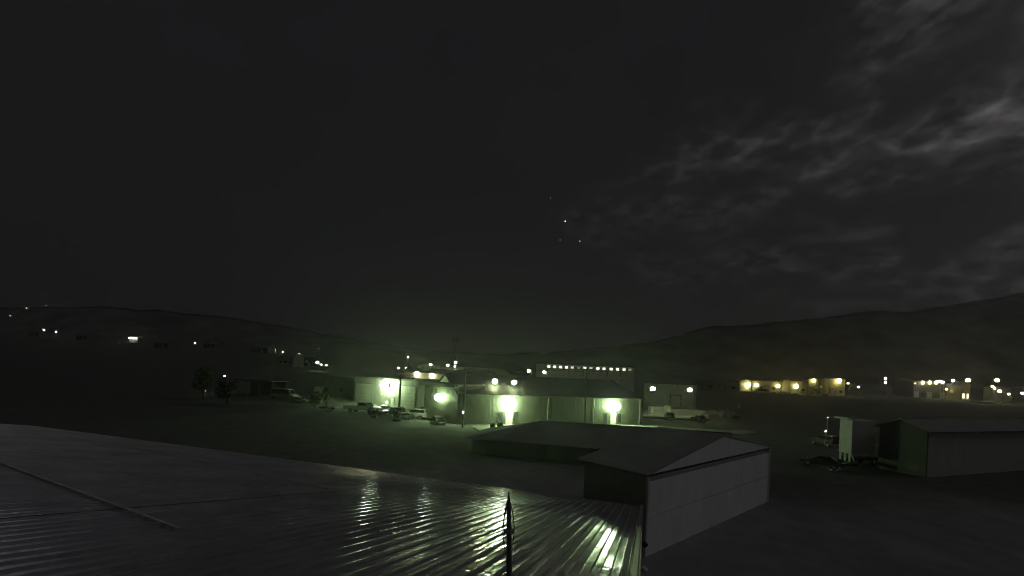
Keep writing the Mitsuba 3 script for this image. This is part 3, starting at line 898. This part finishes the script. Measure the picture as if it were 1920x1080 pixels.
for k in range(14):
    za, zb_ = z0 + (zt_ - z0) * k / 14, z0 + (zt_ - z0) * (k + 1) / 14
    ra, rb = 1.3 - .8 * k / 14, 1.3 - .8 * (k + 1) / 14
    for j in range(3):
        a_, b_ = j * 2.094, (j + 1) * 2.094
        br.append(bar([pm[0] + ra * math.cos(a_), pm[1] + ra * math.sin(a_), za], [pm[0] + rb * math.cos(b_), pm[1] + rb * math.sin(b_), zb_], .06, .06, 5))
put(t, 'bracing', cat_(*br), 'm_galvanised', kind='stuff')
put(t, 'head', cat_(*[bar([pm[0] + 2.0 * math.cos(a), pm[1] + 2.0 * math.sin(a), zt_ - 1.4], [pm[0] + 2.0 * math.cos(a), pm[1] + 2.0 * math.sin(a), zt_ + 1.0], .22) for a in np.arange(6) * 1.047],
                   bar([pm[0] - 2, pm[1], zt_ - .2], [pm[0] + 2, pm[1], zt_ - .2], .1), bar([pm[0] - 1, pm[1] - 1.7, zt_ - .2], [pm[0] + 1, pm[1] + 1.7, zt_ - .2], .1)), 'm_galvanised')

# ================================================================== 8. vehicles before the garage building
def spot(u, v, Y):
    p = at(u, v, Y)
    return (p[0], p[1], float(terrain(p[0], p[1])))


t, M = vehicle('pickup_truck', 'long pale pickup truck parked before the cream garage doors', 'pickup truck', spot(680, 775, 88), math.radians(-12), 'pickup', 'm_pale_paint', scale=1.32)
vehicle('parked_car', 'dark car parked between the pale pickup and the white utility vehicle', 'car', spot(738, 778, 86), math.radians(205), 'suv', 'm_black_paint', scale=.95)
vehicle('parked_car', 'pale low car behind the pale pickup truck', 'car', spot(722, 770, 92), math.radians(-15), 'car', 'm_white_paint')
vehicle('sport_utility_vehicle', 'white utility vehicle with its bright rear turned to the workshop lamp', 'car', spot(779, 780, 82), math.radians(165), 'suv', 'm_white_paint', scale=1.08)
vehicle('parked_car', 'pale car half hidden in front of the white utility vehicle', 'car', spot(757, 781, 80), math.radians(190), 'car', 'm_grey_paint', scale=.9)
vehicle('parked_car', 'dark small car near the workshop wall and the tall utility pole', 'car', spot(820, 793, 76), math.radians(120), 'car', 'm_black_paint', scale=.98)
vehicle('parked_van', 'dim white camper van beside the dark flat roofed shelter', 'van', spot(533, 745, 108), math.radians(-8), 'van', 'm_pale_paint')
vehicle('parked_car', 'pale low car in front of the dim white camper van', 'car', spot(563, 752, 103), math.radians(-8), 'car', 'm_pale_paint')
# dark open shelter with a pale roof edge
pa, pb = at(440, 748, 113)[:2], at(510, 748, 110)[:2]
M, L = wall_frame(pa, pb)
z0 = float(terrain(pa[0], pa[1]))
t = thing('open_shelter', 'dark open shelter with a thin pale roof edge beside the camper van', 'shelter')
zt_ = at(475, 713, 112)[2]
put(t, 'roof', bx(-.3, L + .3, -.3, 5.2, zt_ - .12, zt_ + .1), 'm_grey_roof', M)
put(t, 'fascia', bx(-.35, L + .35, -.40, -.303, zt_ - .32, zt_ + .2), 'm_trim', M)
for x in (0, L / 3, 2 * L / 3, L):
    for y in (0, 4.8):
        put(t, 'post', bar((x, y, z0 - .4), (x, y, zt_ - .12), .09), 'm_dark_trim', M)
put(t, 'back_wall', bx(0, L, 4.9, 5.0, z0 - .3, zt_ - .14), 'm_dark_trim', M)
# white tank
p = np.array(spot(599, 742, 104))
t = thing('storage_tank', 'pale round ended tank on short legs left of the garage building', 'tank')
cz = at(599, 732, 104)[2]
b_ = cat_(bar((-.8, 0, 0), (.8, 0, 0), .9, .9, 18), ball(.9, (.6, 1, 1)).apply_translation((-.8, 0, 0)), ball(.9, (.6, 1, 1)).apply_translation((.8, 0, 0)))
put(t, 'tank', b_, 'm_white_wall', M4((p[0], p[1], cz), -.3), smooth=40)
for s in (-.6, .6):
    put(t, 'leg', bx(s - .1, s + .1, -.5, .5, p[2] - cz - .2, -.7), 'm_dark_trim', M4((p[0], p[1], cz), -.3))
# utility trailer with shining fender
p = np.array(spot(618, 778, 88))
t = thing('utility_trailer', 'dark utility trailer with a shining round fender beside the pale pickup', 'trailer')
Mt = M4(p, .1)
put(t, 'bed', bx(-1.8, 1.2, -.9, .9, .62, .95), 'm_black_paint', Mt)
put(t, 'tongue', bar((-1.8, 0, .62), (-3.0, 0, .5), .05), 'm_black_metal', Mt)
for s in (-1, 1):
    wv = put(t, 'wheel', bar((0, s * 1.0 - .1, .36), (0, s * 1.0 + .1, .36), .36, .36, 16), 'm_rubber', Mt)
    put(wv, 'rim', bar((0, s * 1.1, .36), (0, s * 1.14, .36), .2, .16, 12), 'm_chrome', Mt)
    arc = [np.array([.5 * math.cos(a), s * 1.02, .36 + .5 * math.sin(a)]) for a in np.linspace(0, math.pi, 9)]
    put(t, 'fender', tube(arc, .08, 6), 'm_chrome', Mt)

# trees and bushes, all in the dark
for i, (u, v, Y, h, r, n, lab) in enumerate((
        (612, 775, 98, 5.5, 2.2, 1400, 'small dark tree between the pale tank and the pale pickup'),
        (590, 775, 92, 3.5, 2.0, 1000, 'low dark bush left of the utility trailer'),
        (425, 775, 92, 6.0, 2.6, 1500, 'dark tree standing left of the open shelter'),
        (380, 770, 100, 7.5, 3.2, 1700, 'broad dark tree in the unlit yard, farthest from the garage building'),
        (1680, 845, 58, 3.0, 1.6, 900, 'dark bush behind the tall white box truck'),
        (745, 792, 76, 2.2, 1.5, 900, 'low dark bush in front of the half hidden pale car'),
        (705, 790, 78, 2.0, 1.6, 900, 'low dark bush in front of the pale pickup truck'),
        (925, 806, 73, .8, .7, 500, 'small shrub left of the brightest door lamp'),
        (938, 806, 73, 1.0, .8, 500, 'small shrub at the doorstep below the brightest lamp'))):
    p = np.array(spot(u, v, Y))
    tree('dark_tree' if h > 4 else 'bush', lab, 'tree' if h > 4 else 'bush', p, h, r, n, seed=40 + i, low=.25 if h > 4 else .0)

# ================================================================== 9. right side: tall box truck, grey building
p = gnd(1583, 872)
M = M4((p[0], p[1], 0), math.radians(-72))
t = thing('box_truck', 'tall narrow white box body with a dark side standing on the dark yard', 'truck')
hb = at(1590, 787, p[1])[2]
wb = 1.45
put(t, 'rear_panel', bx(-wb / 2, wb / 2, 0, .08, 1.55, hb), 'm_white_panel', M)
put(t, 'box', bx(-wb / 2 - .04, wb / 2 + .02, .085, 4.2, 1.5, hb - .02), 'm_white_wall', M)
put(t, 'roof_lip', bx(-wb / 2 - .75, wb / 2 - .5, -.05, .4, hb + .06, hb + .26), 'm_white_panel', M)
for s in (-1, 0, 1):
    put(t, 'leg', bx(s * .55 - .1, s * .55 + .1, .01, .12, .55, 1.545), 'm_white_panel', M)
for y in (.7, 3.9):
    for s in (-1, 1):
        w_ = put(t, 'wheel', bar((s * .75 - .14, y, .48), (s * .75 + .14, y, .48), .48, .48, 16), 'm_rubber', M)
        put(w_, 'rim', bar((s * .75 + s * .13, y, .48), (s * .75 + s * .16, y, .48), .26, .2, 12), 'm_chrome', M)
put(t, 'chassis', bx(-.6, .6, .2, 6.0, .6, .95), 'm_black_metal', M)
put(t, 'cab', prism([(5.3, .7), (7.2, .7), (7.2, 1.6), (6.8, 2.6), (5.3, 2.7)], -.8, .8), 'm_black_paint', M @ M4((0, 0, 0), math.pi / 2))
hs = [np.array([wb / 2 + .05 + .35 * math.sin(k * 1.5), -.05, 1.5 - .9 * k]) for k in np.linspace(0, 1, 8)]
put(t, 'hose', tube(hs, .07), 'm_white_panel', M)
for (u, v, Y, lab, kd, pt, az) in ((1545, 884, 51, 'dark low car with glinting lamps in front of the tall white box body', 'car', 'm_black_paint', 120), (1549, 812, 70, 'dark car behind the tall white box body', 'suv', 'm_black_paint', 95)):
    vehicle('parked_car', lab, 'car', spot(u, v, Y), math.radians(az), kd, pt)
pole_lamp('tiny white marker light low beside the tall white box body', 1560.5, 878, 50, .075, .12, WHITE, name='marker_light', cat='marker light', arm=.1, pr=.03)

pa, pb = gnd(1735, 895)[:2], gnd(1990, 876)[:2]
t, M, L, w = building('grey_warehouse', 'long dim grey metal building with low roof beyond the pale gabled shed', pa, pb, 4.6, 0, 5.2, 1.0, 'm_grey_roof', 'm_dark_roof', 'along', siding='m_white_wall', trim='m_dark_trim')
roller_door(t, M, L - 6, L - 2.4, .05, 3.6, 'm_grey_wall', 5, 'm_dark_trim')
# ================================================================== 10. far row of lit warehouses on the right
def far_block(label, u0, u1, vt, vb, Y, wall, rise=0.8, ridge='along', name='warehouse_block', d=14, feat=2, group=None, roof='m_grey_roof'):
    a, b = at(u0, vb, Y)[:2], at(u1, vb, Y)[:2]
    top = at((u0 + u1) / 2, vt, Y)[2]
    z0 = float(terrain((a[0] + b[0]) / 2, Y))
    t, M, L, w = building(name, label, a, b, d, z0, top - (rise if ridge != 'flat' else .3), rise, wall, roof, ridge, trim='m_dark_trim', apron=2, group=group)
    for k in range(feat):
        x = L * (k + .5) / feat
        if k % 2 == 0:
            roller_door(t, M, x - 1.6, x + 1.6, z0 + .1, z0 + 3.6, 'm_grey_wall', 4, 'm_dark_trim')
        else:
            window_on(t, M, x, 1.5, z0 + 1.5, 1.2)
    return M


M = far_block('dim brown warehouse left of the row of lit ochre fronts', 1300, 1386, 711, 733, 235, 'm_brown_wall', .8, feat=4)
M = far_block('pale lit warehouse front with rounded shadow at the start of the lit row', 1387, 1408, 711, 736, 246, 'm_white_wall', 1.0, 'across', feat=0)
wall_lamp('first lamp of the lit warehouse row, on the pale front', M, 1401.5, 722, 1.0, 12, WARM, weight=.8, drop=1.25)
M = far_block('dim olive warehouse front second in the lit row', 1409, 1480, 712, 736, 250, 'm_ochre_wall', .8, feat=6)
wall_lamp('second lamp of the lit warehouse row, beside the first', M, 1416.5, 722, 1.1, 10, WARM, weight=.8)
wall_lamp('third lamp of the lit warehouse row, alone on the olive front', M, 1457, 723.5, 1.0, 9, WARM, weight=.8)
M = far_block('ochre warehouse front in the middle of the lit row', 1481, 1514, 712, 735, 243, 'm_ochre_wall', .8, feat=2)
wall_lamp('drop shaped lamp in the middle of the lit warehouse row', M, 1491, 724, 1.0, 11, WARM, weight=.8, drop=1.25)
M = far_block('square ochre warehouse front with a lamp near its roof', 1515, 1534, 710, 732, 248, 'm_ochre_wall', 0, 'flat', feat=2)
wall_lamp('lamp near the roof of the square ochre front', M, 1524, 713.3, .95, 11, WARM, weight=.8)
M = far_block('low dark warehouse between the two ochre fronts', 1535, 1553, 714, 733, 252, 'm_brown_wall', .8, feat=2)
wall_lamp('small lamp low between the two square ochre fronts', M, 1540, 725, .72, 4, WARM, weight=.5)
M = far_block('brightest square ochre front at the end of the lit row', 1554, 1584, 710, 732, 245, 'm_ochre_wall', 0, 'flat', feat=2)
wall_lamp('lamp on the brightest ochre front at the end of the lit row', M, 1571, 713.5, 1.05, 24, WARM, weight=1.2)
pole_lamp('dim lamp just past the end of the lit warehouse row', 1590, 718.5, 240, .5, 2, WARM)
pole_lamp('small white lamp past the end of the lit warehouse row', 1609.5, 725.5, 235, .5, 4, WHITE)
pole_lamp('faint upper lamp of the unlit lot near the box truck', 1552, 783, 75, .07, .10, WHITE, arm=.1, pr=.03, name='marker_light', cat='marker light')
pole_lamp('faint lower lamp of the unlit lot near the box truck', 1548, 808.5, 68, .10, .15, WHITE, arm=.1, pr=.03, name='marker_light', cat='marker light')
for i, (u, Y, kd, pt, az, lab) in enumerate(((1470, 226, 'pickup', 'm_white_paint', 10, 'pale pickup parked under the third lamp of the lit row'), (1506, 224, 'suv', 'm_pale_paint', 90, 'pale car parked under the drop shaped lamp'),
                                            (1532, 226, 'car', 'm_white_paint', 4, 'white car parked before the square ochre front'), (1548, 228, 'car', 'm_grey_paint', 5, 'grey car parked before the low dark warehouse'),
                                            (1430, 224, 'van', 'm_white_paint', 0, 'white van parked under the second lamp of the lit row'))):
    vehicle('parked_car' if kd != 'van' else 'parked_van', lab, 'car' if kd != 'van' else 'van', spot(u, 736, Y), math.radians(az), kd, pt, group='cars before the lit warehouse row')

pole_lamp('upper of the two bluish lamps on one tall pole', 1660.5, 709.5, 262, .62, 12, BLUE, weight=.4)
pole_lamp('lower of the two bluish lamps on one tall pole', 1660.5, 717, 261.5, .58, 10, BLUE, weight=.4)
M = far_block('dim low building under the row of three drop shaped lamps', 1712, 1785, 714, 738, 262, 'm_dark_trim', .6, feat=6)
for u, v, lab in ((1727.5, 717.5, 'first'), (1740.5, 717.2, 'second'), (1753, 717, 'third')):
    wall_lamp(f'{lab} of three drop shaped lamps on the dim low building', M, u, v, .85, 5, WARM, weight=.4, drop=1.35)
pole_lamp('faint lamp before the first of three drop shaped lamps', 1716, 719, 250, .35, .8, WARM)
pole_lamp('wide white lamp after the three drop shaped lamps', 1762, 715.5, 250, .8, 10, WHITE, weight=.3)
pole_lamp('second head of the wide white lamp after the three drop shaped lamps', 1767, 716.5, 250, .75, 10, WHITE, weight=.3)
pole_lamp('bluish lamp above the station forecourt columns', 1787, 713.5, 250, .75, 10, BLUE, weight=.3)
pole_lamp('thin lamp beside the bluish lamp, nearer to it', 1793, 717, 250, .42, 5, WARM)
pole_lamp('thin lamp beside the bluish lamp, nearer to the gabled kiosk', 1797, 717, 250, .45, 5, WARM)
pole_lamp('small lamp under the wide white lamp', 1774.5, 730, 246, .42, 4, WARM)
pole_lamp('small lamp low before the forecourt columns', 1785.5, 730, 246, .34, 3, WARM)
M = far_block('tall column block left of the gabled kiosk', 1789, 1797.5, 719, 744, 248, 'm_ochre_wall', 0, 'flat', feat=1, d=5)
a_, b_ = at(1801, 744, 240)[:2], at(1818, 744, 240)[:2]
tz = at(1810, 722, 240)[2]
z0 = float(terrain(a_[0], 240))
t, M, L, w = building('gabled_kiosk', 'small gabled kiosk with two bright tall doors', a_, b_, 6, z0, tz - .2, 2.2, 'm_ochre_wall', 'm_pale_roof', 'across', cat='kiosk')
for u in (1807, 1815):
    x, _ = on_wall(M, u, 735, -.1)
    window_on(t, M, x, 1.25, z0 + 1.7, 2.6, 'm_lens', 'm_trim', emit=(2.6, 2.5, 1.7), weight=.3)
for k in range(5):
    put(t, 'fence_post', bx(L * (k + .5) / 5 - .15, L * (k + .5) / 5 + .15, -.4, -.2, z0 - .3, z0 + 1.5), 'm_white_wall', M)
pole_lamp('big round lamp above the gabled kiosk', 1815, 713, 232, .95, 18, WARM, weight=.6)
pole_lamp('bright lamp high at the far right of the town lights', 1869.5, 713, 240, .95, 14, YELL, weight=.4)
pole_lamp('upper lamp of a slanting chain below the high bright lamp', 1861, 724.5, 240, .6, 6, WARM)
pole_lamp('middle lamp of a slanting chain below the high bright lamp', 1865, 728.5, 240, .5, 4, WARM)
pole_lamp('lowest lamp of a slanting chain below the high bright lamp', 1874, 733.5, 236, .8, 9, WARM, weight=.4)
pole_lamp('slim slanted lamp at the end of the town lights', 1891.5, 739, 228, .5, 5, WARM)
pole_lamp('last small lamp at the end of the town lights', 1917, 737, 235, .6, 6, WHITE)
fc = [at(u, 745, Y)[:2] for u, Y in ((1818, 228), (1872, 228), (1880, 243), (1822, 243))]
m = trimesh.creation.extrude_polygon(Polygon(fc), 1.2, engine='earcut')
m.apply_translation((0, 0, float(terrain(250, 228)) - .25))
put('', 'forecourt', m, 'm_concrete', kind='structure')
far_block('dark low building at the far right edge behind the last lamps', 1893, 1990, 727, 742, 250, 'm_grey_wall', 1.0, feat=4)

# ================================================================== 11. lights and houses on the left hillside
for i, (u, v, Y, r, I, col, lab) in enumerate((
        (82.5, 618.5, 430, .85, 8, WHITE, 'brightest white lamp high on the left hillside'), (105, 622, 430, .5, 4, WHITE, 'small white lamp beside the brightest hillside lamp'),
        (168, 631, 420, .75, 7, WHITE, 'lone white lamp halfway to the lit canopy'), (232.5, 645.5, 400, .5, 3, YELL, 'small lamp left of the lit canopy'),
        (365.5, 643, 420, .6, 5, WHITE, 'small white lamp right of the lit canopy'), (398.5, 664.5, 330, .78, 9, BLUE, 'bluish lamp alone below the dark hillside'),
        (485, 654.5, 380, .4, 1.6, YELL, 'faint lamp over the dim hip roofed house'), (514.5, 656, 360, .8, 7, YELL, 'teardrop lamp right of the dim hip roofed house'),
        (487.5, 675, 330, .4, 1.6, YELL, 'faint low lamp under the dim hip roofed house'), (531, 668.5, 340, .6, 5, YELL, 'lamp left of the bluish star lamp'),
        (530, 660, 350, .4, 1.6, YELL, 'faint lamp above the lamp left of the bluish star lamp'), (543, 675.5, 300, .85, 14, BLUE, 'bluish star lamp left of the green lamp'),
        (561, 663.5, 360, .45, 2.5, WHITE, 'small white lamp above and between the bluish and the green lamp'), (595, 679.5, 230, .75, 8, GREEN, 'green tinted bright lamp left of the garage roofs'),
        (602.5, 683.5, 228, .36, 4, GREEN, 'small lamp touching the green tinted lamp'), (612, 685, 226, .34, 3, GREEN, 'small lamp right of the green tinted lamp'),
        (597, 653.5, 300, .28, .8, WHITE, 'faint lamp on top of a thin pole above the green lamp'),
        (765.5, 669, 260, .38, 3, WHITE, 'small lamp above the garage roof, alone in the dark'), (747, 690, 200, .38, 4, YELL, 'small lamp above the bright garage wall lamp'),
        (761, 691, 180, .36, 4, YELL, 'small lamp above a short lit post behind the garage'), (760, 701, 170, .3, 3, YELL, 'short lit post lamp behind the garage roof'),
        (19, 592, 470, .35, .35, WARM, 'faint lowest lamp at the far left of the hillside'), (50, 577.5, 480, .4, .5, WARM, 'faint pair lamp higher on the far left hillside'),
        (86, 573, 480, .35, .4, WARM, 'faint highest lamp on the far left hillside'), (421, 705, 118, .16, .3, WHITE, 'tiny dim light left of the open shelter'),
        (386, 732.5, 110, .16, .35, WHITE, 'tiny dim light in front of the broad dark tree'))):
    pole_lamp(lab, u, v, Y, r, I, col, base=(at(u, v, Y)[2] - 4.5 if u < 90 else None))
# lit canopy
pa, pb = at(242, 640, 400), at(259, 640, 400)
M, L = wall_frame(pa, pb)
zc = at(250, 634, 400)[2]
zb_ = float(terrain(pa[0], 400))
t = thing('lit_canopy', 'small brightly lit canopy on four columns on the left hillside', 'canopy')
put(t, 'roof', bx(-.8, L + .8, -2, 4, zc + 1.0, zc + 1.7), 'm_white_wall', M)
for k in range(4):
    x = L * (k + .5) / 4
    put(t, 'column', bx(x - .35, x + .35, -.3, .3, zb_ - 1, zc + .99), 'm_white_wall', M)
    put(t, 'lamp', ball(.85, (1, .8, .9)), 'm_lens', M @ M4((x, -1.2, zc - .1)), smooth=True, emit=(5.5, 6, 4.8), weight=.25)
put(t, 'shop_wall', bx(0, L * .45, 1.5, 3.9, zb_ - 1, zc + .98), 'm_white_wall', M)
# dark houses on the slope
for i, (u, Y, w_, h_, wallm, lab) in enumerate(((485, 345, 14, 4.5, 'm_dark_trim', 'dim hip roofed house among the hillside lamps'), (300, 330, 12, 4, 'm_dark_trim', 'dark house below the lit canopy'),
                                                (150, 400, 12, 4, 'm_dark_trim', 'dark house under the lone white hillside lamp'), (60, 415, 13, 4, 'm_dark_trim', 'dark house under the brightest hillside lamp'),
                                                (390, 360, 11, 4, 'm_dark_trim', 'dark house behind the bluish lone lamp'), (535, 250, 10, 5, 'm_brown_wall', 'dim brown house behind the camper van'),
                                                (575, 262, 10, 5.5, 'm_dark_trim', 'dark house with two pale windows below the green lamp'))):
    p = at(u, 690, Y)
    z0 = float(terrain(p[0], Y))
    t, M, L, w = building('hillside_house', lab, (p[0] - w_ / 2, Y + 1), (p[0] + w_ / 2, Y - 1), 9, z0, z0 + h_, 2.2, wallm, 'm_grey_roof', 'along', cat='house', trim='m_dark_trim', apron=2)
    for x in (L * .2, L * .5, L * .8):
        window_on(t, M, x, 1.3, z0 + 1.4, 1.3)
    door_on(t, M, L * .65, 1.0, z0, 2.1, handle=False)

# glints close by: small post lamps
for (u, v, Y, r, I, lab) in ((868.5, 773, 72.5, .13, .5, 'small lamp on the meter box of the tall utility pole'), (770, 817, 62, .07, .08, 'tiny marker light on the dark ground below the parked cars'),
                             (982.5, 797, 70, .11, .3, 'tiny marker light at the doorstep edge of the brightest lamp'), (1176, 801, 74, .09, .2, 'tiny marker light on the lit pavement below the right door'),
                             (1065, 727, 150, .2, .5, 'tiny bluish light over the middle of the tan metal roof'), (725.5, 754.5, 86, .2, .9, 'small lamp before the garage wall between the parked cars')):
    pole_lamp(lab, u, v, Y, r, I, WHITE if 'bluish' not in lab else BLUE, name='marker_light', cat='marker light', arm=.12, pr=.04)

# ================================================================== 12. stars above the haze
for (u, v, r, e, lab) in ((1032, 371, 6.5, .5, 'faintest high star of the small group in the dark sky'), (1060, 415, 9, 3.0, 'brightest bluish star of the small group in the dark sky'),
                          (1050, 450, 5.5, .45, 'faint low star under the brightest star'), (1087, 452, 7, 1.0, 'low star to the right under the brightest star')):
    t = thing('star', lab, 'star')
    put(t, 'disc', ball(r, sub=2), 'm_lens', M4(at(u, v, 6000)), smooth=True, emit=(e * .85, e * .9, e * 1.25), weight=.02)

# ================================================================== 13. night air
scene['haze_air'] = {'type': 'homogeneous', 'albedo': {'type': 'rgb', 'value': [.95, .95, .95]}, 'sigma_t': SIGMA, 'phase': {'type': 'hg', 'g': 0.92}}
scene['haze'] = {'type': 'cube', 'to_world': T().translate([0, 100, 75]).scale([1800, 1500, 105]), 'bsdf': {'type': 'null'}, 'interior': {'type': 'ref', 'id': 'haze_air'}}
tag('haze', kind='stuff')
